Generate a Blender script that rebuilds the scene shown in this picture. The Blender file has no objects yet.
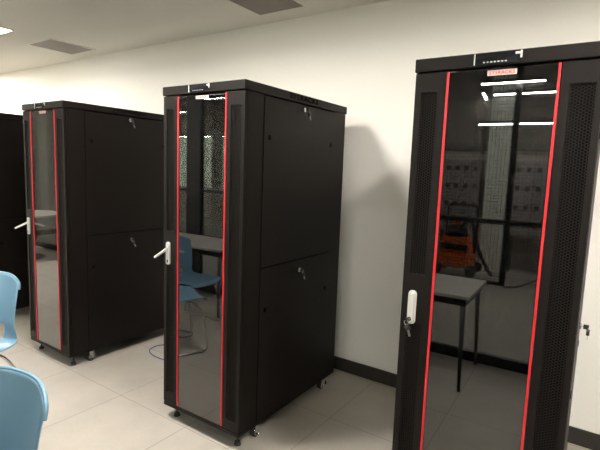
import bpy, bmesh, math, random
from mathutils import Vector, Matrix
random.seed(3)
S = bpy.context.scene
COL = S.collection
PI = math.pi

# ------------------------------------------------------------------ materials
def nodes(name):
    m = bpy.data.materials.new(name); m.use_nodes = True
    nt = m.node_tree; nt.nodes.clear()
    out = nt.nodes.new('ShaderNodeOutputMaterial')
    return m, nt, out
def mat(name, col, rough=0.5, metal=0.0, noise=0.0, scale=30.0, bump=0.0, spec=0.5, coat=0.0):
    m, nt, out = nodes(name)
    b = nt.nodes.new('ShaderNodeBsdfPrincipled')
    b.inputs['Base Color'].default_value = (*col, 1); b.inputs['Roughness'].default_value = rough
    b.inputs['Metallic'].default_value = metal; b.inputs['Specular IOR Level'].default_value = spec
    b.inputs['Coat Weight'].default_value = coat
    tc = nt.nodes.new('ShaderNodeTexCoord'); n = nt.nodes.new('ShaderNodeTexNoise')
    n.inputs['Scale'].default_value = scale; n.inputs['Detail'].default_value = 4
    nt.links.new(tc.outputs['Object'], n.inputs['Vector'])
    if noise:
        r = nt.nodes.new('ShaderNodeMix'); r.data_type = 'RGBA'
        r.inputs['A'].default_value = (*[c*(1-noise) for c in col], 1)
        r.inputs['B'].default_value = (*[min(1, c*(1+noise)) for c in col], 1)
        nt.links.new(n.outputs['Fac'], r.inputs['Factor']); nt.links.new(r.outputs['Result'], b.inputs['Base Color'])
    if bump:
        bp = nt.nodes.new('ShaderNodeBump'); bp.inputs['Strength'].default_value = bump; bp.inputs['Distance'].default_value = 0.002
        nt.links.new(n.outputs['Fac'], bp.inputs['Height']); nt.links.new(bp.outputs['Normal'], b.inputs['Normal'])
    nt.links.new(b.outputs[0], out.inputs[0]); return m
def emit(name, col, s):
    m, nt, out = nodes(name); e = nt.nodes.new('ShaderNodeEmission')
    e.inputs[0].default_value = (*col, 1); e.inputs[1].default_value = s
    nt.links.new(e.outputs[0], out.inputs[0]); return m
def math_node(nt, op, a, b=None):
    n = nt.nodes.new('ShaderNodeMath'); n.operation = op
    for i, v in enumerate((a, b)):
        if v is None: continue
        if isinstance(v, (int, float)): n.inputs[i].default_value = v
        else: nt.links.new(v, n.inputs[i])
    return n.outputs[0]
def glass_mat(name, tint, k):
    m, nt, out = nodes(name)
    t = nt.nodes.new('ShaderNodeBsdfTransparent'); t.inputs[0].default_value = (*tint, 1)
    g = nt.nodes.new('ShaderNodeBsdfGlossy'); g.inputs['Roughness'].default_value = 0.004; g.inputs['Color'].default_value = (1, 1, 1, 1)
    f = nt.nodes.new('ShaderNodeFresnel'); f.inputs['IOR'].default_value = 1.52
    fac = math_node(nt, 'MULTIPLY', f.outputs[0], k); fac = math_node(nt, 'MINIMUM', fac, 0.9)
    mx = nt.nodes.new('ShaderNodeMixShader'); nt.links.new(fac, mx.inputs[0])
    nt.links.new(t.outputs[0], mx.inputs[1]); nt.links.new(g.outputs[0], mx.inputs[2])
    nt.links.new(mx.outputs[0], out.inputs[0]); return m
def grille_mat(name, col, ax, ay, rad, horizontal='X', vertical='Z'):
    """punched sheet metal: holes of radius rad on a staggered lattice are really open"""
    m, nt, out = nodes(name)
    tc = nt.nodes.new('ShaderNodeTexCoord'); sp = nt.nodes.new('ShaderNodeSeparateXYZ'); nt.links.new(tc.outputs['Object'], sp.inputs[0])
    u, v = sp.outputs[horizontal], sp.outputs[vertical]
    ds = []
    for off in (0.0, 0.5):
        a = math_node(nt, 'MULTIPLY', math_node(nt, 'SUBTRACT', math_node(nt, 'FRACT', math_node(nt, 'ADD', math_node(nt, 'DIVIDE', u, ax), off+10)), 0.5), ax)
        b = math_node(nt, 'MULTIPLY', math_node(nt, 'SUBTRACT', math_node(nt, 'FRACT', math_node(nt, 'ADD', math_node(nt, 'DIVIDE', v, ay), off+10)), 0.5), ay)
        ds.append(math_node(nt, 'SQRT', math_node(nt, 'ADD', math_node(nt, 'MULTIPLY', a, a), math_node(nt, 'MULTIPLY', b, b))))
    d = math_node(nt, 'MINIMUM', ds[0], ds[1]); hole = math_node(nt, 'LESS_THAN', d, rad)
    b = nt.nodes.new('ShaderNodeBsdfPrincipled'); b.inputs['Base Color'].default_value = (*col, 1); b.inputs['Roughness'].default_value = 0.5; b.inputs['Specular IOR Level'].default_value = 0.15
    t = nt.nodes.new('ShaderNodeBsdfTransparent'); mx = nt.nodes.new('ShaderNodeMixShader')
    nt.links.new(hole, mx.inputs[0]); nt.links.new(b.outputs[0], mx.inputs[1]); nt.links.new(t.outputs[0], mx.inputs[2])
    nt.links.new(mx.outputs[0], out.inputs[0]); return m
def tile_mat(name, base, grout, size, ox, oy, gw=0.004):
    m, nt, out = nodes(name)
    tc = nt.nodes.new('ShaderNodeTexCoord'); sp = nt.nodes.new('ShaderNodeSeparateXYZ'); nt.links.new(tc.outputs['Object'], sp.inputs[0])
    ms = []; ids = []
    for ax, o in (('X', ox), ('Y', oy)):
        q = math_node(nt, 'DIVIDE', math_node(nt, 'SUBTRACT', sp.outputs[ax], o), size)
        ids.append(math_node(nt, 'FLOOR', q))
        f = math_node(nt, 'ABSOLUTE', math_node(nt, 'SUBTRACT', math_node(nt, 'FRACT', q), 0.5))
        ms.append(math_node(nt, 'GREATER_THAN', f, 0.5 - gw/size/2*1.0))
    g = math_node(nt, 'MAXIMUM', ms[0], ms[1])
    n1 = nt.nodes.new('ShaderNodeTexNoise'); n1.inputs['Scale'].default_value = 3.5; n1.inputs['Detail'].default_value = 8; n1.inputs['Roughness'].default_value = 0.6
    n2 = nt.nodes.new('ShaderNodeTexNoise'); n2.inputs['Scale'].default_value = 90; n2.inputs['Detail'].default_value = 3
    wn = nt.nodes.new('ShaderNodeTexWhiteNoise'); wn.noise_dimensions = '2D'
    cb = nt.nodes.new('ShaderNodeCombineXYZ'); nt.links.new(ids[0], cb.inputs[0]); nt.links.new(ids[1], cb.inputs[1]); nt.links.new(cb.outputs[0], wn.inputs['Vector'])
    for n in (n1, n2): nt.links.new(tc.outputs['Object'], n.inputs['Vector'])
    s = math_node(nt, 'ADD', math_node(nt, 'MULTIPLY', math_node(nt, 'SUBTRACT', n1.outputs['Fac'], 0.5), 0.38), math_node(nt, 'MULTIPLY', math_node(nt, 'SUBTRACT', n2.outputs['Fac'], 0.5), 0.16))
    s = math_node(nt, 'ADD', s, math_node(nt, 'MULTIPLY', wn.outputs['Value'], 0.06)); s = math_node(nt, 'ADD', s, 0.97)
    vm = nt.nodes.new('ShaderNodeVectorMath'); vm.operation = 'SCALE'; vm.inputs[0].default_value = base; nt.links.new(s, vm.inputs['Scale'])
    mx = nt.nodes.new('ShaderNodeMix'); mx.data_type = 'RGBA'; nt.links.new(g, mx.inputs['Factor'])
    nt.links.new(vm.outputs[0], mx.inputs['A']); mx.inputs['B'].default_value = (*grout, 1)
    b = nt.nodes.new('ShaderNodeBsdfPrincipled'); b.inputs['Roughness'].default_value = 0.42; b.inputs['Specular IOR Level'].default_value = 0.35
    nt.links.new(mx.outputs['Result'], b.inputs['Base Color'])
    bp = nt.nodes.new('ShaderNodeBump'); bp.inputs['Strength'].default_value = 0.3; bp.inputs['Distance'].default_value = 0.002
    nt.links.new(math_node(nt, 'SUBTRACT', 1.0, g), bp.inputs['Height']); nt.links.new(bp.outputs['Normal'], b.inputs['Normal'])
    nt.links.new(b.outputs[0], out.inputs[0]); return m

M = dict(
    wall=mat('painted_wall', (0.84, 0.81, 0.755), 0.75, noise=0.02, scale=60, bump=0.15),
    ceil=mat('painted_ceiling', (0.87, 0.845, 0.80), 0.85, noise=0.02, scale=40, bump=0.2),
    floor=tile_mat('floor_tiles', (0.385, 0.355, 0.31), (0.20, 0.165, 0.13), 0.648, -2.139, 1.645),
    skirting=mat('dark_vinyl_skirting', (0.018, 0.014, 0.012), 0.5, noise=0.1),
    rack=mat('black_powder_coat', (0.0058, 0.0042, 0.0035), 0.44, noise=0.08, scale=300, bump=0.12, spec=0.14),
    rack_dark=mat('black_rack_interior', (0.006, 0.006, 0.006), 0.6),
    seam=mat('dark_panel_gap', (0.001, 0.001, 0.001), 0.8, spec=0.05),
    red=mat('red_trim_strip', (0.45, 0.010, 0.016), 0.4, noise=0.03),
    glass=glass_mat('smoked_safety_glass', (0.10, 0.105, 0.095), 2.2),
    clear=glass_mat('clear_partition_glass', (0.93, 0.95, 0.93), 1.2),
    lcd=mat('glossy_black_display', (0.004, 0.004, 0.005), 0.08),
    white=mat('white_plastic', (0.75, 0.74, 0.70), 0.4),
    icon=mat('grey_display_print', (0.45, 0.45, 0.42), 0.4),
    badge=mat('pale_badge', (0.50, 0.40, 0.38), 0.4),
    badge_red=mat('red_badge_print', (0.45, 0.015, 0.02), 0.5),
    emboss=mat('black_lettering', (0.0004, 0.0004, 0.0004), 0.8, spec=0.0),
    silver=mat('cast_silver_handle', (0.60, 0.59, 0.56), 0.35, metal=0.35),
    chrome=mat('chrome', (0.80, 0.80, 0.80), 0.12, metal=1.0),
    steel=mat('steel_key', (0.45, 0.43, 0.39), 0.3, metal=1.0),
    rubber=mat('black_rubber', (0.010, 0.010, 0.010), 0.6),
    blue=mat('blue_plastic_shell', (0.125, 0.245, 0.345), 0.42, noise=0.05, scale=350, bump=0.3),
    laminate=mat('light_grey_laminate', (0.42, 0.40, 0.37), 0.45, noise=0.05, scale=120),
    frame=mat('dark_grey_table_frame', (0.045, 0.045, 0.048), 0.4),
    alu=mat('white_fixture_frame', (0.78, 0.76, 0.72), 0.5),
    panel=emit('lit_diffuser', (1.0, 0.95, 0.88), 185.0),
    panel_dim=emit('lit_diffuser_dim', (1.0, 0.95, 0.88), 24.0),
    uplight=emit('lit_uplight', (1.0, 0.95, 0.88), 29.0),  # glow of the added ceiling fill lights
    strip=emit('lit_strip_diffuser', (1.0, 0.96, 0.90), 150.0),
    mullion=mat('black_mullion', (0.010, 0.010, 0.011), 0.45),
    mesh=mat('dark_wire', (0.020, 0.020, 0.020), 0.5),
    dkceil=mat('black_open_ceiling', (0.012, 0.012, 0.013), 0.9),
    backwall=mat('back_room_wall', (0.55, 0.50, 0.46), 0.8, noise=0.04, scale=8),
    taupe=mat('taupe_bulkhead', (0.13, 0.112, 0.10), 0.8, noise=0.06, scale=6),
    locker=mat('grey_lockers', (0.30, 0.27, 0.27), 0.5),
    hole=mat('dark_locker_pull', (0.02, 0.015, 0.015), 0.5),
    pillar=mat('pale_pillar_paint', (0.82, 0.84, 0.76), 0.7),
    darkwall=mat('dark_grey_wall', (0.03, 0.028, 0.027), 0.8),
    frost=None,
    green=mat('pale_green_board', (0.58, 0.66, 0.54), 0.5, noise=0.04, scale=5),
    orange=mat('orange_plastic', (0.70, 0.13, 0.015), 0.4),
    blackp=mat('black_plastic', (0.012, 0.012, 0.012), 0.4),
    vent=grille_mat('punched_vent_face', (0.30, 0.27, 0.25), 0.012, 0.012, 0.0022, 'X', 'Y'),
    ventback=mat('vent_plenum', (0.10, 0.085, 0.08), 0.9),
    grille=grille_mat('punched_door_grille', (0.0095, 0.0075, 0.0064), 0.018, 0.0105, 0.0043),
    cable=mat('blue_network_cable', (0.03, 0.06, 0.20), 0.5),
)

def frosted(name, col, s):
    m = mat(name, col, 0.5); nt = m.node_tree; b = [n for n in nt.nodes if n.type == 'BSDF_PRINCIPLED'][0]
    b.inputs['Emission Color'].default_value = (*col, 1); b.inputs['Emission Strength'].default_value = s; return m
M['frost'] = frosted('backlit_frosted_glass', (0.58, 0.66, 0.52), 2.4)  # emission added so the pane shows bright in the door reflection
# ------------------------------------------------------------------ helpers
def box(bm, x0, x1, y0, y1, z0, z1, T=None):
    vs = [bm.verts.new(p) for p in [(x0,y0,z0),(x1,y0,z0),(x1,y1,z0),(x0,y1,z0),(x0,y0,z1),(x1,y0,z1),(x1,y1,z1),(x0,y1,z1)]]
    for f in [(3,2,1,0),(4,5,6,7),(0,1,5,4),(1,2,6,5),(2,3,7,6),(3,0,4,7)]: bm.faces.new([vs[i] for i in f])
    if T is not None: bmesh.ops.transform(bm, matrix=T, verts=vs)
    return vs
def cyl(bm, p, q, r, n=16, r2=None):
    p, q = Vector(p), Vector(q); d = q-p
    T = Matrix.Translation((p+q)/2) @ d.to_track_quat('Z', 'Y').to_matrix().to_4x4()
    return bmesh.ops.create_cone(bm, cap_ends=True, segments=n, radius1=r, radius2=r if r2 is None else r2, depth=d.length, matrix=T)['verts']
def sphere(bm, c, r, sc=(1,1,1), n=12):
    T = Matrix.Translation(c) @ Matrix.Diagonal((*sc, 1))
    return bmesh.ops.create_uvsphere(bm, u_segments=n*2, v_segments=n, radius=r, matrix=T)['verts']
def smooth_path(pts, it=2, closed=False):
    pts = [Vector(p) for p in pts]
    for _ in range(it):
        new = [] if closed else [pts[0]]
        m = len(pts) if closed else len(pts)-1
        for i in range(m):
            a, b = pts[i], pts[(i+1) % len(pts)]
            new += [a.lerp(b, .25), a.lerp(b, .75)]
        if not closed: new.append(pts[-1])
        pts = new
    return pts
def tube(bm, pts, r, n=10, closed=False):
    pts = [Vector(p) for p in pts]; N = len(pts); rings = []; ref = None
    for i, p in enumerate(pts):
        if closed: t = pts[(i+1) % N]-pts[i-1]
        else: t = pts[min(i+1, N-1)]-pts[max(i-1, 0)]
        t.normalize()
        if ref is None: ref = Vector((0,0,1)) if abs(t.z) < 0.9 else Vector((1,0,0))
        a = t.cross(ref); 
        if a.length < 1e-4: a = t.orthogonal()
        a.normalize(); b = a.cross(t).normalized(); ref = b
        rings.append([bm.verts.new(p+r*(math.cos(2*PI*k/n)*a+math.sin(2*PI*k/n)*b)) for k in range(n)])
    m = N if closed else N-1
    for i in range(m):
        A, B = rings[i], rings[(i+1) % N]
        for k in range(n): bm.faces.new([A[k], A[(k+1) % n], B[(k+1) % n], B[k]])
    if not closed:
        bm.faces.new(rings[0][::-1]); bm.faces.new(rings[-1])
def plate(bm, pts, y0, y1):
    """closed outline of (x, z) points extruded from y0 to y1"""
    a = [bm.verts.new((x, y0, z)) for x, z in pts]; b = [bm.verts.new((x, y1, z)) for x, z in pts]
    n = len(pts); bm.faces.new(a); bm.faces.new(b[::-1])
    for i in range(n): bm.faces.new([a[i], b[i], b[(i+1) % n], a[(i+1) % n]])
def obj(name, bm, m, parent=None, bevel=0.0, smooth=False, label=None, seg=2):
    bmesh.ops.recalc_face_normals(bm, faces=bm.faces)
    me = bpy.data.meshes.new(name); bm.to_mesh(me); bm.free(); me.materials.append(m)
    if smooth:
        for p in me.polygons: p.use_smooth = True
    o = bpy.data.objects.new(name, me); COL.objects.link(o)
    if parent: o.parent = parent
    if bevel:
        b = o.modifiers.new('bevel', 'BEVEL'); b.width = bevel; b.segments = seg; b.limit_method = 'ANGLE'; b.angle_limit = math.radians(40)
    if label: o['label'] = label
    return o
def B(*boxes):
    bm = bmesh.new()
    for b in boxes: box(bm, *b)
    return bm
def thing(name, label, cat, loc=(0,0,0), rz=0, group=None):
    o = bpy.data.objects.new(name, None); COL.objects.link(o); o.empty_display_size = 0.1
    o.location = loc; o.rotation_euler = (0, 0, rz); tag(o, label, cat, group); return o
def tag(o, label, cat, group=None):
    o['label'] = label; o['category'] = cat
    if group: o['group'] = group
    return o
def struct(name, bm, m, parent=None, bevel=0.0):
    o = obj(name, bm, m, parent, bevel)
    if parent is None: o['kind'] = 'structure'
    return o
def copy_tree(o, parent=None):
    c = o.copy(); COL.objects.link(c)
    if parent: c.parent = parent
    for ch in list(o.children): copy_tree(ch, c)
    return c
def text(name, body, m, parent, size, depth, T, sx=1.0, label=None):
    cu = bpy.data.curves.new(name, 'FONT'); cu.body = body; cu.size = size; cu.extrude = depth; cu.space_character = 1.12; cu.offset = size*0.02
    cu.align_x = 'CENTER'; cu.align_y = 'CENTER'; cu.resolution_u = 3
    t = bpy.data.objects.new(name, cu); COL.objects.link(t)
    dg = bpy.context.evaluated_depsgraph_get(); me = bpy.data.meshes.new_from_object(t.evaluated_get(dg)); 
    bpy.data.objects.remove(t); bpy.data.curves.remove(cu)
    me.name = name; me.transform(T @ Matrix.Diagonal((sx, 1, 1, 1))); me.materials.clear(); me.materials.append(m)
    o = bpy.data.objects.new(name, me); COL.objects.link(o); o.parent = parent
    if label: o['label'] = label
    return o

# ------------------------------------------------------------------ camera (solved from the rack corners)
cam = bpy.data.cameras.new('camera'); co = bpy.data.objects.new('camera', cam); COL.objects.link(co)
yaw, pitch, roll = -0.5984, -0.1199, 0.0364
cy, sy, cp, sp, cr, sr = math.cos(yaw), math.sin(yaw), math.cos(pitch), math.sin(pitch), math.cos(roll), math.sin(roll)
fwd = Vector((sy*cp, cy*cp, sp)); r0 = Vector((cy, -sy, 0)); u0 = r0.cross(fwd)
rt = cr*r0+sr*u0; up = -sr*r0+cr*u0
mw = Matrix((( rt.x, up.x, -fwd.x, 0.5415), (rt.y, up.y, -fwd.y, -0.1633), (rt.z, up.z, -fwd.z, 1.5938), (0,0,0,1)))
co.matrix_world = mw; cam.sensor_width = 36; cam.lens = 458.09*36/600; cam.clip_start = 0.02; S.camera = co

# ------------------------------------------------------------------ room shell
WY, CZ = 2.968, 2.802           # back wall plane, ceiling height
XL, XR = -9.6, 3.2
PY = -0.70                      # glazed partition behind the camera
BY = -10.5                      # end of the room beyond it
BX = -13.0
struct('floor', B((BX, XR+.1, BY, WY+.1, -0.1, 0)), M['floor'])
struct('wall_back', B((XL, XR, WY, WY+.1, 0, CZ)), M['wall'])
struct('wall_left', B((XL-.1, XL, PY, WY+.1, 0, CZ)), M['wall'])
struct('wall_right', B((XR, XR+.1, BY, WY+.1, 0, 3.6)), M['wall'])
struct('baseboard_back', B((XL, XR, WY-.012, WY-.0002, 0, 0.105)), M['skirting'], bevel=0.003)
struct('baseboard_left', B((XL+.0002, XL+.012, PY+.1, WY-.013, 0, 0.105)), M['skirting'])
struct('baseboard_right', B((XR-.012, XR-.0002, PY+.1, WY-.013, 0, 0.105)), M['skirting'])
struct('ceiling', B((XL-.1, XR, PY-.05, WY+.1, CZ, CZ+.08)), M['ceil'])
struct('ceiling_back_room', B((BX, XR, BY, PY-.05, 3.5, 3.6)), M['dkceil'])
struct('trim_1', B((XL, XR, PY-.06, PY-.05, CZ-.02, 3.5)), M['taupe'])
struct('wall_far', B((BX, XR, BY-.1, BY, 0, 3.6)), M['backwall'])
struct('wall_far_left', B((BX-.1, BX, BY, PY-.1, 0, 3.6)), M['darkwall'])
struct('trim_2', B((BX, XL-.1, PY-.1, PY, 0, 3.6)), M['backwall'])

# glazed partition behind the camera, seen mirrored in the doors
gp = thing('glass_partition', 'glass partition in black framing, seen mirrored in the rack doors behind the tables', 'glass partition', (0, PY, 0))
obj('bottom_rail', B((XL, XR, -.03, .03, 0, 0.085)), M['mullion'], gp, 0.003)
obj('top_rail', B((XL, XR, -.03, .03, CZ-.07, CZ)), M['mullion'], gp, 0.003)
for x in (-8.5, -7.02, -5.6, -2.3, -0.68, 1.5):
    obj('mullion', B((x-.022, x+.022, -.03, .03, 0.085, CZ-.07)), M['mullion'], gp, 0.003)
obj('wide_mullion', B((-3.99, -3.745, -.03, .03, 0.085, CZ-.07)), M['mullion'], gp, 0.003)
obj('transom', B((-5.578, -3.99, -.02, .02, 1.265, 1.305)), M['mullion'], gp, 0.003)
obj('transom', B((-3.745, -2.322, -.02, .02, 1.265, 1.305)), M['mullion'], gp, 0.003)
xs = [XL, -8.5, -7.02, -5.6, -4.0, -2.3, -0.68, 1.5, XR]
for a, b in zip(xs[:-1], xs[1:]):
    obj('glass_pane', B((a+.02, b-.02, -.004, .004, 0.085, CZ-.07)), M['clear'], gp)

# the room beyond the partition
cg = thing('mesh_fence', 'floor-to-ceiling black wire mesh fence with one post, mirrored in the right-hand rack door', 'mesh fence', (0.215, -3.85, 0))
obj('post', B((-0.745, -0.665, -.03, .03, 0, 3.5)), M['mullion'], cg, 0.003)
obj('post', B((-2.45, -2.38, -.03, .03, 0, 3.5)), M['mullion'], cg, 0.003)
obj('post', B((0.95, 1.02, -.03, .03, 0, 3.5)), M['mullion'], cg, 0.003)
obj('rail', B((-2.38, 0.95, -.025, .025, 0.90, 0.97)), M['mullion'], cg, 0.003)
obj('rail', B((-2.38, -0.70, -.025, .025, 0.0, 0.05)), M['mullion'], cg, 0.003)
bm = bmesh.new(); x = -2.36
while x < 0.95:
    box(bm, x-.0022, x+.0022, -.003, .003, 0.05, 3.1); x += 0.05
z = 0.08
while z < 3.1:
    box(bm, -2.38, 0.95, -.0025, .0025, z-.0022, z+.0022); z += 0.05
obj('wire_mesh', bm, M['mesh'], cg)

struct('wall_mid', B((-3.2, XR, -5.6, -5.5, 0, 3.5)), M['backwall'])
struct('trim_3', B((-3.1, XR-.01, -5.498, -5.44, 2.05, 3.45)), M['taupe'])
struct('wall_windowed', B((BX, -3.3, -6.3, -6.2, 0, 0.92), (BX, -3.3, -6.3, -6.2, 2.5, 3.5)), M['backwall'])
wb = thing('window_band', 'long band of backlit greenish frosted glass mirrored in the middle rack door', 'window', (0, -6.15, 0))
obj('frosted_pane', B((BX+.1, -3.4, -.02, .02, .97, 2.44)), M['frost'], wb)
obj('window_frame', B((BX+.1, -3.4, -.04, .04, .90, .97), (BX+.1, -3.4, -.04, .04, 2.44, 2.5)), M['mullion'], wb)
def mx(x, y): return x+0.04*(1.588-y)
def pillar(x0, x1, y0, y1, h, m, name, label):
    o = obj(name, B((x0, x1, y0, y1, 0, h)), m, None, 0.006); tag(o, label, 'pillar'); return o
pillar(-1.36+.34, -0.98+.34, -5.2, -4.85, 3.49, M['pillar'], 'pale_pillar', 'square pale pillar beyond the wire mesh, mirrored in the right-hand rack door')
pillar(-8.27, -8.0, -5.65, -5.5, 3.49, M['mullion'], 'black_pillar', 'black pillar in front of the greenish frosted window band, mirrored in the middle rack door')
pillar(-9.0, -8.78, -1.13, -1.05, 3.49, M['pillar'], 'green_white_pillar', 'greenish white pillar mirrored in the left rack door above the round table')

# locker banks
def lockers(x0, cols, label):
    w = 0.155; t = thing('locker_bank', label, 'lockers', (x0, -5.0, 0.62))
    obj('carcass', B((0, cols*w, -.28, -.012, 0, 1.24)), M['locker'], t, 0.003)
    for i in range(cols):
        for j in range(4):
            d = obj('locker_door', B((i*w+.006, i*w+w-.006, -.012, 0.0, j*.31+.006, j*.31+.304)), M['locker'], t, 0.002)
            obj('pull', B((i*w+.05, i*w+.115, 0, .006, j*.31+.14, j*.31+.215)), M['hole'], d)
    for xa in (.01, cols*w-.05): obj('stand', B((xa, xa+.04, -.27, -.03, -.62, 0)), M['frame'], t)
lockers(-2.02+.26, 4, 'grey locker bank with four doors per row, mirrored left of the pale pillar')
lockers(-0.95+.33, 4, 'grey locker bank mirrored right of the pale pillar, behind the mesh fence')

# strip lights
def strip(x0, x1, y, z, label, rz=0):
    t = thing('strip_light', label, 'strip light', ((x0+x1)/2, y, z), rz, 'hanging strip lights'); h = (x1-x0)/2
    obj('housing', B((-h, h, -.022, .022, .016, .06)), M['mullion'], t, 0.002)
    obj('diffuser', B((-h+.01, h-.01, -.018, .018, 0, .016)), M['strip'], t)
    for sx in (-h*.8, h*.8):
        bm = bmesh.new(); cyl(bm, (sx, 0, .06), (sx, 0, 3.5-z), .003, 6); obj('hanger', bm, M['mesh'], t)
strip(-1.20+.21, -0.36+.21, -3.75, 2.9, 'lit strip light mirrored highest in the right-hand rack door')
strip(-1.23+.25, -0.30+.25, -4.72, 2.9, 'lit strip light mirrored second from the top in the right-hand rack door')
strip(-1.35+.24, -0.30+.24, -4.4, 2.40, 'lit strip light mirrored lowest, in front of the pale pillar')
strip(-1.80+.26, -1.1+.26, -5.15, 2.95, 'short lit strip light mirrored as a slanting line left of the others', math.radians(84))
strip(-10.6, -7.9, -5.98, 2.42, 'long lit strip light along the top of the frosted window band')
for i, (x, y) in enumerate([(-5.5, -3.2), (-8.6, -4.6), (-10.9, -3.0), (1.6, -2.6), (-3.3, -2.2), (-5.6, -4.8), (-7.6, -2.2), (1.6, -1.6), (1.7, -4.2), (-3.3, -3.6)]):  # unseen strips added as fill to brighten the back room
    strip(x-.75, x+.75, y, 2.9, ['lit strip light over the room beyond the glass, left of the mesh fence', 'lit strip light nearest the greenish frosted window band', 'lit strip light farthest left beyond the glass', 'lit strip light right of the mesh fence post, middle of its row of three', 'lit strip light close behind the glass, above the middle rack reflection', 'lit strip light between the mesh fence and the frosted windows', 'lit strip light above the greenish white pillar', 'lit strip light nearest the glass on the right-hand side', 'lit strip light farthest from the glass on the right-hand side', 'lit strip light just left of the mesh fence'][i])

# orange machine
vc = thing('vacuum_cleaner', 'orange and black wheeled vacuum cleaner mirrored in the right-hand rack door', 'vacuum cleaner', (-1.27, -4.35, 0))
bm = bmesh.new(); box(bm, -.32, .26, -.22, .22, .12, .34); obj('base', bm, M['orange'], vc, 0.04, seg=3)
bm = bmesh.new(); vs = box(bm, -.28, .22, -.2, .2, .34, .62)
for v in vs:
    if v.co.z > .5: v.co.x *= .85; v.co.y *= .85
obj('tank', bm, M['orange'], vc, 0.05, seg=3)
obj('band', B((-.25, .19, .17, .205, .40, .50)), M['blackp'], vc, 0.01, label='black band across the tank')
bm = bmesh.new(); cyl(bm, (-.03, 0, .62), (-.03, 0, .74), .20, 24, .15); sphere(bm, (-.03, 0, .74), .15, (1, 1, .5)); obj('motor_head', bm, M['blackp'], vc, smooth=True, label='black motor head')
bm = bmesh.new(); cyl(bm, (-.03, 0, .80), (-.03, 0, .86), .08, 20); obj('cap', bm, M['orange'], vc, 0.01)
bm = bmesh.new(); tube(bm, smooth_path([(-.24, -.15, .6), (-.24, -.17, 1.08), (-.2, -.17, 1.12), (.2, -.17, 1.12), (.24, -.17, 1.08), (.24, -.15, .3)]), .018); obj('push_handle', bm, M['blackp'], vc, smooth=True)
bm = bmesh.new(); tube(bm, smooth_path([(.02, .1, .72), (.2, .2, .95), (.26, .2, .8), (.34, .15, .45), (.5, .1, .12), (.58, .1, .04)], 3), .028); obj('hose', bm, M['blackp'], vc, smooth=True)
for sx, sy in ((-.26, -.24), (-.26, .24), (.27, -.24), (.27, .24)):
    bm = bmesh.new(); cyl(bm, (sx, sy-.02, .09), (sx, sy+.02, .09), .088, 24); obj('wheel', bm, M['rubber'], vc, 0.006)
bm = bmesh.new(); tube(bm, smooth_path([(-.43, -3.70, .015), (-.24, -3.72, .05), (.02, -3.75, .20), (.24, -3.75, .42), (.33, -3.8, .68), (.35, -3.81, .93)], 3), .014, 8)
tag(obj('hanging_cable', bm, M['blackp'], smooth=True), 'black cable sweeping up from the floor to the mesh fence rail', 'cable')

# ------------------------------------------------------------------ ceiling fixtures
def light_panel(x0, y0, label, lit='panel', s=.6):
    t = thing('light_panel', label, 'ceiling light', (x0, y0, CZ), 0, 'square ceiling light panels')
    obj('frame', B((0, s, 0, .015, -.012, -.0003), (0, s, s-.015, s, -.012, -.0003), (0, .015, .015, s-.015, -.012, -.0003), (s-.015, s, .015, s-.015, -.012, -.0003)), M['alu'], t)
    obj('diffuser', B((.015, s-.015, .015, s-.015, -.008, -.0003)), M[lit], t)
light_panel(-4.853, 1.39, 'bright square ceiling light cut by the upper left edge of the picture', 'panel_dim')
light_panel(-1.77, 0.90, 'small bright square ceiling light above the middle rack door', 'panel', .32)
light_panel(0.86, 1.0, 'small bright square ceiling light above the right-hand rack door', 'panel', .32)
light_panel(-7.65, 1.39, 'bright square ceiling light farthest left, outside the picture')
def uplight(x, label):  # unseen upward fill, added to brighten the ceiling and its bounce
    t = thing('pendant_light', label, 'pendant light', (x, -.33, 2.48), 0, 'pendant lights over the tables')
    obj('housing', B((-.75, .75, -.04, .04, 0, .05)), M['mullion'], t, 0.003)
    obj('diffuser', B((-.74, .74, -.035, .035, .05, .058)), M['uplight'], t)
    for sx in (-.6, .6):
        bm = bmesh.new(); cyl(bm, (sx, 0, .05), (sx, 0, CZ-2.48), .003, 6); obj('hanger', bm, M['mesh'], t)
for x, lab in ((-6.6, 'linear pendant light shining up, above the round table'), (-4.0, 'linear pendant light shining up, above the long work table'), (-1.4, 'linear pendant light shining up, above the end of the right-hand work table'), (1.2, 'linear pendant light shining up, right of the camera')): uplight(x, lab)
def ceiling_vent(x0, x1, y0, y1, label):
    t = thing('ceiling_vent', label, 'vent', (x0, y0, CZ), 0, 'ceiling vents'); w, h = x1-x0, y1-y0; f = .022
    obj('frame', B((0, w, 0, f, -.006, -.0003), (0, w, h-f, h, -.006, -.0003), (0, f, f, h-f, -.006, -.0003), (w-f, w, f, h-f, -.006, -.0003)), M['ceil'], t, 0.002)
    obj('vent_face', B((f, w-f, f, h-f, -.0045, -.0035)), M['vent'], t, label='grey punched face')
    obj('backing', B((f, w-f, f, h-f, -.0022, -.0004)), M['ventback'], t)
ceiling_vent(-4.70, -4.22, 2.30, 2.80, 'square grey ceiling vent above the left rack')
ceiling_vent(-1.93, -1.47, 2.32, 2.785, 'square grey ceiling vent cut by the top edge, above the middle rack')

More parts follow.
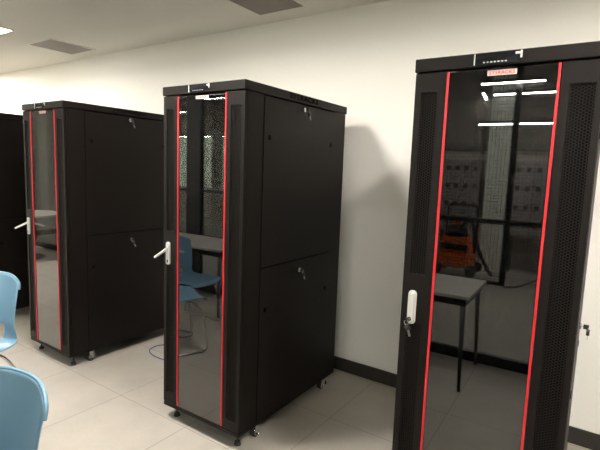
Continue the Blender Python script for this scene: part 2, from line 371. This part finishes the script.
# ------------------------------------------------------------------ racks
W, D, H, Z0, CAPB = 0.6154, 1.0812, 2.03, 0.087, 1.981
def key_pair(name, parent, p, out, along, spread=1.0, label=None):
    """one key turned in the lock, a second key hanging from its ring"""
    p, out, along = Vector(p), Vector(out), Vector(along); dn = Vector((0, 0, -1))
    P = lambda o, a, d: p+out*o+along*a+dn*d
    bm = bmesh.new(); c = P(.026, 0, .008)
    tube(bm, [c+.009*(math.cos(a)*along+math.sin(a)*dn) for a in [2*PI*k/14 for k in range(14)]], .0012, 6, True)
    ring = obj(name, bm, M['steel'], parent, label=label)
    sub = ring if parent.parent is None else parent
    F = Matrix(((along.x, dn.x, out.x, p.x), (along.y, dn.y, out.y, p.y), (along.z, dn.z, out.z, p.z), (0,0,0,1)))
    obj('key_blade', B((-.0035, .0035, -.001, 0.001, 0, .007)), M['steel'], sub).data.transform(F)
    obj('key_head', B((-.0045, .0045, -.010, .010, .007, .028)), M['blackp'], sub, 0.002).data.transform(F)
    d = (dn+along*.35*spread).normalized(); n = d.cross(out).normalized(); q = c+d*.010
    T = Matrix((( n.x, out.x, d.x, q.x), (n.y, out.y, d.y, q.y), (n.z, out.z, d.z, q.z), (0,0,0,1)))
    obj('key_head', B((-.010, .010, -.0065, .0065, -.002, .020)), M['blackp'], sub, 0.002).data.transform(T)
    obj('key_blade', B((-.0042, .0042, -.001, .001, .020, .046)), M['steel'], sub).data.transform(T)
    return ring
def make_rack():
    t = thing('server_rack', 'rack', 'server rack')
    t_ = .045
    posts = [(.004, t_, .03, .16), (W-t_, W-.004, .03, .16), (.004, t_, D-.15, D-.004), (W-t_, W-.004, D-.15, D-.004)]
    bm = B(*[(a, b, c, d, Z0+.025, CAPB) for a, b, c, d in posts])
    for z in (Z0+.03, 1.02, CAPB-.05):
        box(bm, .008, .03, .16, D-.15, z, z+.03); box(bm, W-.03, W-.008, .16, D-.15, z, z+.03)
    obj('body_frame', bm, M['rack'], t, 0.0015)
    for x in (.07, W-.10):
        for y in (.20, .86): obj('mounting_rail', B((x, x+.03, y, y+.02, Z0+.024, CAPB)), M['rack_dark'], t)
    obj('base', B((0, W, 0, D, Z0, Z0+.024)), M['rack'], t, 0.003)
    cap = obj('top_cap', B((-.004, W+.004, -.006, D+.004, CAPB, H)), M['rack'], t, 0.003)
    obj('roof_edge_gap', B((.01, W-.01, .02, D-.01, CAPB-.004, CAPB-.0003)), M['seam'], cap)
    # display on the cap
    obj('display', B((.214, .372, -.0085, -.006, CAPB+.006, H-.004)), M['lcd'], cap, 0.001, label='glossy black display')
    obj('display_edge', B((.214, .218, -.0095, -.0085, CAPB+.006, H-.004)), M['icon'], cap)
    obj('display_edge', B((.366, .372, -.0095, -.0085, CAPB+.020, H-.004), (.350, .366, -.0095, -.0085, H-.016, H-.008)), M['icon'], cap)
    bm = bmesh.new()
    for k in range(7): box(bm, .246+k*.012, .252+k*.012, -.0095, -.0085, CAPB+.012, CAPB+.0155)
    obj('display_print', bm, M['icon'], cap, label='grey symbols on the display')
    Ts = Matrix.Translation((W+.0045, .543, (CAPB+H)/2+.001)) @ Matrix(((0,0,1,0),(1,0,0,0),(0,1,0,0),(0,0,0,1)))
    text('lettering', 'SYSRACKS', M['emboss'], cap, .040, .001, Ts, 1.55, 'black SYSRACKS lettering on the side of the cap')
    Ts2 = Matrix.Translation((-.0045, .543, (CAPB+H)/2+.001)) @ Matrix(((0,0,-1,0),(-1,0,0,0),(0,1,0,0),(0,0,0,1)))
    text('lettering', 'SYSRACKS', M['emboss'], cap, .040, .001, Ts2, 1.55, 'black SYSRACKS lettering on the side of the cap')
    # front door
    zb, zt = Z0+.028, CAPB-.005
    gx0, gx1 = .119, .495
    door = obj('front_door', B((0, .026, 0, .022, zb, zt), (.088, gx0, 0, .022, zb, zt), (gx1, .522, 0, .022, zb, zt), (.594, W, 0, .022, zb, zt),
        (.026, .088, 0, .022, zb, .175), (.026, .088, 0, .022, 1.905, zt), (.026, .088, 0, .022, .995, 1.195),
        (.522, .594, 0, .022, zb, .175), (.522, .594, 0, .022, 1.905, zt),
        (gx0, gx1, .006, .022, zb, .125), (gx0, gx1, .010, .022, 1.958, zt)), M['rack'], t)
    for x0, x1, z0, z1 in ((.026, .088, .175, .995), (.026, .088, 1.195, 1.905), (.522, .594, .175, 1.905)):
        obj('perforated_grille', B((x0-.001, x1+.001, .004, .005, z0-.001, z1+.001)), M['grille'], door)
        obj('grille_backing', B((x0, x1, .0225, .0235, z0, z1)), M['seam'], door)
    obj('glass_pane', B((gx0+.001, gx1-.001, .001, .005, zb+.002, zt-.002)), M['glass'], door, label='smoked glass pane')
    for x in (.119, .483):
        obj('trim_strip', B((x+.001, x+.009, -.0040, .003, zb+.004, zt-.002)), M['red'], door, 0.001, label='red vertical strip')
    bd = obj('badge', B((.262, .358, -.0005, .0008, 1.949, 1.967)), M['badge'], door, label='pale badge with red lettering')
    text('badge_lettering', 'SYSRACKS', M['badge_red'], door, .0165, .0003, Matrix.Translation((.310, -.001, 1.958)) @ Matrix.Rotation(PI/2, 4, 'X'), 1.02, 'small red SYSRACKS lettering')
    # side panels
    for s in (1, -1):
        X = (lambda a, b: (W-.004+a, W-.004+b)) if s == 1 else (lambda a, b: (.004-b, .004-a))
        for z0, z1, zl, zs in ((1.028, 1.972, 1.945, 1.755), (.105, 1.020, .958, .775)):
            pan = obj('side_panel', B((*X(0, .004), .163, D-.152, z0, z1)), M['rack'], t, 0.0012)
            for y in (.212, .884): obj('latch', B((*X(.004, .0065), y-.012, y+.012, zs-.013, zs+.013)), M['seam'], pan, 0.001, label='small black latch pad')
            bm = bmesh.new(); cyl(bm, (X(.004, .012)[0], .548, zl), (X(.004, .012)[1], .548, zl), .014, 20)
            obj('lock', bm, M['chrome'], pan, 0.001, label='round chrome lock')
            px = X(.004, .012)[1 if s == 1 else 0]
            key_pair('keys', pan, (px, .548, zl), (s, 0, 0), (0, 1, 0), 1.3, 'pair of small keys hanging from the lock')
        bm = bmesh.new()
        box(bm, *X(-.012, -.0005), .158, D-.148, .10, 1.976); obj('panel_shadow_gap', bm, M['seam'], t)
    obj('rear_door', B((.004, W-.004, D-.02, D, Z0+.028, CAPB-.004)), M['rack'], t, 0.002)
    # casters and feet
    for cx, cy_ in ((.034, .19), (W-.034, .19), (.034, .95), (W-.034, .95)):
        bm = bmesh.new(); box(bm, cx-.026, cx+.026, cy_-.03, cy_+.03, Z0-.004, Z0); 
        for sx in (-.020, .017): box(bm, cx+sx, cx+sx+.003, cy_-.016, cy_+.022, .028, Z0-.004)
        cyl(bm, (cx-.024, cy_, .032), (cx+.024, cy_, .032), .008, 14)
        c = obj('caster', bm, M['chrome'], t, 0.001, label='chrome swivel caster')
        bm = bmesh.new(); cyl(bm, (cx-.0155, cy_, .032), (cx+.0155, cy_, .032), .0318, 28); obj('wheel', bm, M['rubber'], c, 0.004, label='black caster wheel')
        sg = 1 if cx > W/2 else -1
        bm = bmesh.new(); tube(bm, [(cx+sg*.017, cy_+.020*math.cos(a), .032+.020*math.sin(a)) for a in [2*PI*k/20 for k in range(20)]], .0032, 8, True); obj('wheel_rim', bm, M['chrome'], c, smooth=True)
    for cx, cy_ in ((.055, .06), (W-.055, .06), (.055, D-.05), (W-.055, D-.05)):
        bm = bmesh.new(); cyl(bm, (cx, cy_, .02), (cx, cy_, Z0), .007, 12); cyl(bm, (cx, cy_, .004), (cx, cy_, .022), .021, 20, .016); obj('leveling_foot', bm, M['rubber'], t, smooth=False)
    return t, door
def rounded(x0, x1, z0, z1, r, n=6):
    pts = []
    for cx, cz, a0 in ((x1-r, z0+r, -PI/2), (x1-r, z1-r, 0), (x0+r, z1-r, PI/2), (x0+r, z0+r, PI)):
        for k in range(n+1): a = a0+k*PI/2/n; pts.append((cx+r*math.cos(a), cz+r*math.sin(a)))
    return pts
def handle(door, opened):
    bm = bmesh.new(); plate(bm, rounded(.030, .063, .992, 1.130, .014), -.012, 0)
    h = obj('handle', bm, M['silver'], door, 0.003, label='silver swing handle')
    if opened:
        bm = bmesh.new(); vs = box(bm, -.0065, .0065, -.112, 0, -.0085, .0085)
        for v in vs:
            if v.co.y < -.1: v.co.x *= .8; v.co.z *= .7
        bmesh.ops.transform(bm, matrix=Matrix.Translation((.045, -.008, 1.090)) @ Matrix.Rotation(math.radians(opened[0]), 4, 'Z') @ Matrix.Rotation(math.radians(opened[1]), 4, 'X'), verts=bm.verts)
        obj('lever', bm, M['silver'], h, 0.003, label='silver lever swung open')
        bm = B((.041, .051, -.0135, -.0118, 1.004, 1.021)); obj('keyhole', bm, M['seam'], h)
    else:
        bm = bmesh.new(); plate(bm, rounded(.034, .059, 1.004, 1.124, .011), -.026, -.012)
        obj('lever', bm, M['silver'], h, 0.004, label='silver lever folded shut')
        bm = bmesh.new(); cyl(bm, (.046, -.012, 1.018), (.046, -.032, 1.018), .009, 18); obj('lock', bm, M['chrome'], h, 0.001)
        key_pair('keys', h, (.046, -.032, 1.018), (0, -1, 0), (1, 0, 0), .9, 'keys hanging from the handle lock')
proto, pdoor = make_rack()
spots = [(-1.6784, 1.643, .0103, 'black server rack in the middle, its door handle swung open, nearest the blue cable', (4, 21)),
         (-3.412, 1.652, -.0088, 'black server rack left of the middle one, its narrow glass door facing the blue chairs', (4, 21)),
         (-0.1351, 1.5879, 0.020, 'large black server rack cut by the right edge, its silver handle closed with keys hanging', None),
         (-4.955, 1.633, -.004, 'black server rack at the far left edge showing only its dark side', None)]
racks = [proto]+[copy_tree(proto) for _ in spots[1:]]
for r, (x, y, a, lab, op) in zip(racks, spots):
    r.location = (x, y, 0); r.rotation_euler = (0, 0, a); r['label'] = lab; r['group'] = 'row of black server racks'
    d = [c for c in r.children if c.name.startswith('front_door')][0]
    handle(d, op)

proto.location.x -= .008; proto.scale = (1.015, 1.0, 1.006)
# blue cable beside the middle rack
bm = bmesh.new(); tube(bm, smooth_path([(-1.80, 2.60, .005), (-2.0, 2.60, .005), (-2.42, 2.52, .005), (-2.66, 2.42, .005), (-2.66, 2.26, .005), (-2.5, 2.19, .005), (-2.2, 2.22, .005), (-1.78, 2.32, .005)], 3), .0042, 8)
tag(obj('network_cable', bm, M['cable'], smooth=True), 'thin blue cable looping on the tiles beside the middle rack', 'cable')

# ------------------------------------------------------------------ chairs
PROF = [(-.245, .425), (-.225, .452), (-.14, .457), (-.02, .447), (.09, .440), (.155, .446), (.196, .468), (.216, .51), (.224, .56), (.230, .62), (.240, .69), (.254, .76), (.268, .82), (.276, .855)]
HALF = [.190, .215, .228, .232, .230, .228, .224, .218, .214, .217, .220, .223, .224, .222]
def shell_point(v, u):
    i = min(int(v), len(PROF)-2); f = v-i
    y = PROF[i][0]*(1-f)+PROF[i+1][0]*f; z = PROF[i][1]*(1-f)+PROF[i+1][1]*f; h = HALF[i]*(1-f)+HALF[i+1]*f
    back = max(0, min(1, (v-5)/3)); x = u*h
    y -= .065*back*u*u; z += .018*(1-back)*abs(u)**3
    if v > 11: z -= .085*max(0, abs(u)-.3)**2.4*(v-11)/2; x *= 1-.05*(v-11)/2*abs(u)
    return Vector((x, y, z))
def make_chair():
    t = thing('shell_chair', 'chair', 'chair', (0, 0, 0), 0, 'blue plastic shell chairs')
    NU, SV = 12, 2; NV = (len(PROF)-1)*SV
    bm = bmesh.new(); g = [[bm.verts.new(shell_point(j/SV, -1+2*i/NU)) for i in range(NU+1)] for j in range(NV+1)]
    for j in range(NV):
        for i in range(NU):
            if 12 <= j < 16 and 3 <= i < NU-3: continue     # opening low in the back
            bm.faces.new([g[j][i], g[j][i+1], g[j+1][i+1], g[j+1][i]])
    o = obj('shell', bm, M['blue'], t, smooth=True)
    s = o.modifiers.new('solid', 'SOLIDIFY'); s.thickness = .010; s.offset = 0
    b = o.modifiers.new('sub', 'SUBSURF'); b.levels = 2; b.render_levels = 2
    # rolled rim around the top of the back
    bm = bmesh.new(); pts = []
    for j in range(23, NV+1): pts.append(shell_point(j/SV, -1)+Vector((-.001, .006, 0)))
    for i in range(1, NU): pts.append(shell_point(NV/SV, -1+2*i/NU)+Vector((0, .006, .001)))
    for j in range(NV, 22, -1): pts.append(shell_point(j/SV, 1)+Vector((.001, .006, 0)))
    tube(bm, smooth_path(pts, 1), .0075, 10); obj('rim', bm, M['blue'], o, smooth=True, label='rolled rim of the backrest')
    # chrome sled frame
    for s in (-1, 1):
        bm = bmesh.new(); X = s*.205
        tube(bm, smooth_path([(s*.12, -.10, .428), (s*.17, -.13, .426), (X, -.20, .36), (X, -.245, .06), (X, -.235, .011), (X, -.18, .010), (s*.225, .22, .010), (s*.235, .30, .011), (s*.232, .29, .05), (s*.19, .14, .37), (s*.15, .08, .424), (s*.10, .06, .426)], 2), .0085, 10)
        obj('leg', bm, M['chrome'], t, smooth=True, label='chrome sled leg')
    bm = bmesh.new(); tube(bm, [(-.125, -.10, .428), (.125, -.10, .428)], .0085); tube(bm, [(-.105, .06, .426), (.105, .06, .426)], .0085)
    obj('seat_support', bm, M['chrome'], t, smooth=True)
    return t
c0 = make_chair()
chairs = [(-1.06, 0.285, math.radians(8), 'light blue plastic chair nearest the camera, cut by the lower left corner'),
          (-2.51, 0.85, math.radians(27), 'light blue plastic chair at the left edge in front of the left rack'),
          (-2.90, 0.30, math.radians(88), 'blue chair seen only mirrored in the middle rack door, beside the table')]
for k, (x, y, a, lab) in enumerate(chairs):
    c = c0 if k == 0 else copy_tree(c0)
    c.location = (x, y, 0); c.rotation_euler = (0, 0, a); c['label'] = lab
    if k == 1: c.scale = (1, 1, 1.03)

# ------------------------------------------------------------------ tables
def table(x0, x1, y0, y1, label):
    t = thing('work_table', label, 'table', ((x0+x1)/2, (y0+y1)/2, 0), 0, 'grey work tables'); w, d = (x1-x0)/2, (y1-y0)/2
    obj('tabletop', B((-w, w, -d, d, .705, .73)), M['laminate'], t, 0.003)
    obj('apron', B((-w+.03, w-.03, -d+.04, -d+.06, .645, .705), (-w+.03, w-.03, d-.06, d-.04, .645, .705), (-w+.03, -w+.05, -d+.06, d-.06, .645, .705), (w-.05, w-.03, -d+.06, d-.06, .645, .705)), M['frame'], t)
    for sx in (-1, 1):
        for sy in (-1, 1):
            bm = bmesh.new(); cyl(bm, (sx*(w-.055), sy*(d-.065), .704), (sx*(w-.03), sy*(d-.03), 0), .020, 14, .013); obj('leg', bm, M['frame'], t, smooth=True)
table(-1.70, -0.18, -0.655, 0.0, 'grey work table behind the camera, mirrored in the right-hand rack door')
table(-4.9, -2.75, -0.60, 0.02, 'long grey work table mirrored in the middle rack door')
t = thing('round_table', 'round pale table on a dark pedestal mirrored in the left rack door', 'table', (-7.35, -0.05, 0))
bm = bmesh.new(); cyl(bm, (0, 0, .705), (0, 0, .735), .55, 48); obj('tabletop', bm, M['laminate'], t, 0.004)
bm = bmesh.new(); cyl(bm, (0, 0, .03), (0, 0, .705), .035, 16); obj('pedestal', bm, M['frame'], t)
bm = bmesh.new(); cyl(bm, (0, 0, 0), (0, 0, .03), .28, 32, .24); obj('base', bm, M['frame'], t)

# ------------------------------------------------------------------ world and view
w = bpy.data.worlds.new('world'); S.world = w; w.use_nodes = True
w.node_tree.nodes['Background'].inputs[0].default_value = (0.05, 0.05, 0.05, 1); w.node_tree.nodes['Background'].inputs[1].default_value = 0.2
S.view_settings.view_transform = 'Standard'; S.view_settings.look = 'None'; S.view_settings.gamma = 1; S.view_settings.use_curve_mapping = False
S.view_settings.exposure = 0.92
S.cycles.max_bounces = 12; S.cycles.diffuse_bounces = 6; S.cycles.glossy_bounces = 6; S.cycles.transparent_max_bounces = 24; S.cycles.caustics_reflective = False; S.cycles.caustics_refractive = False
S.cycles.sample_clamp_indirect = 3
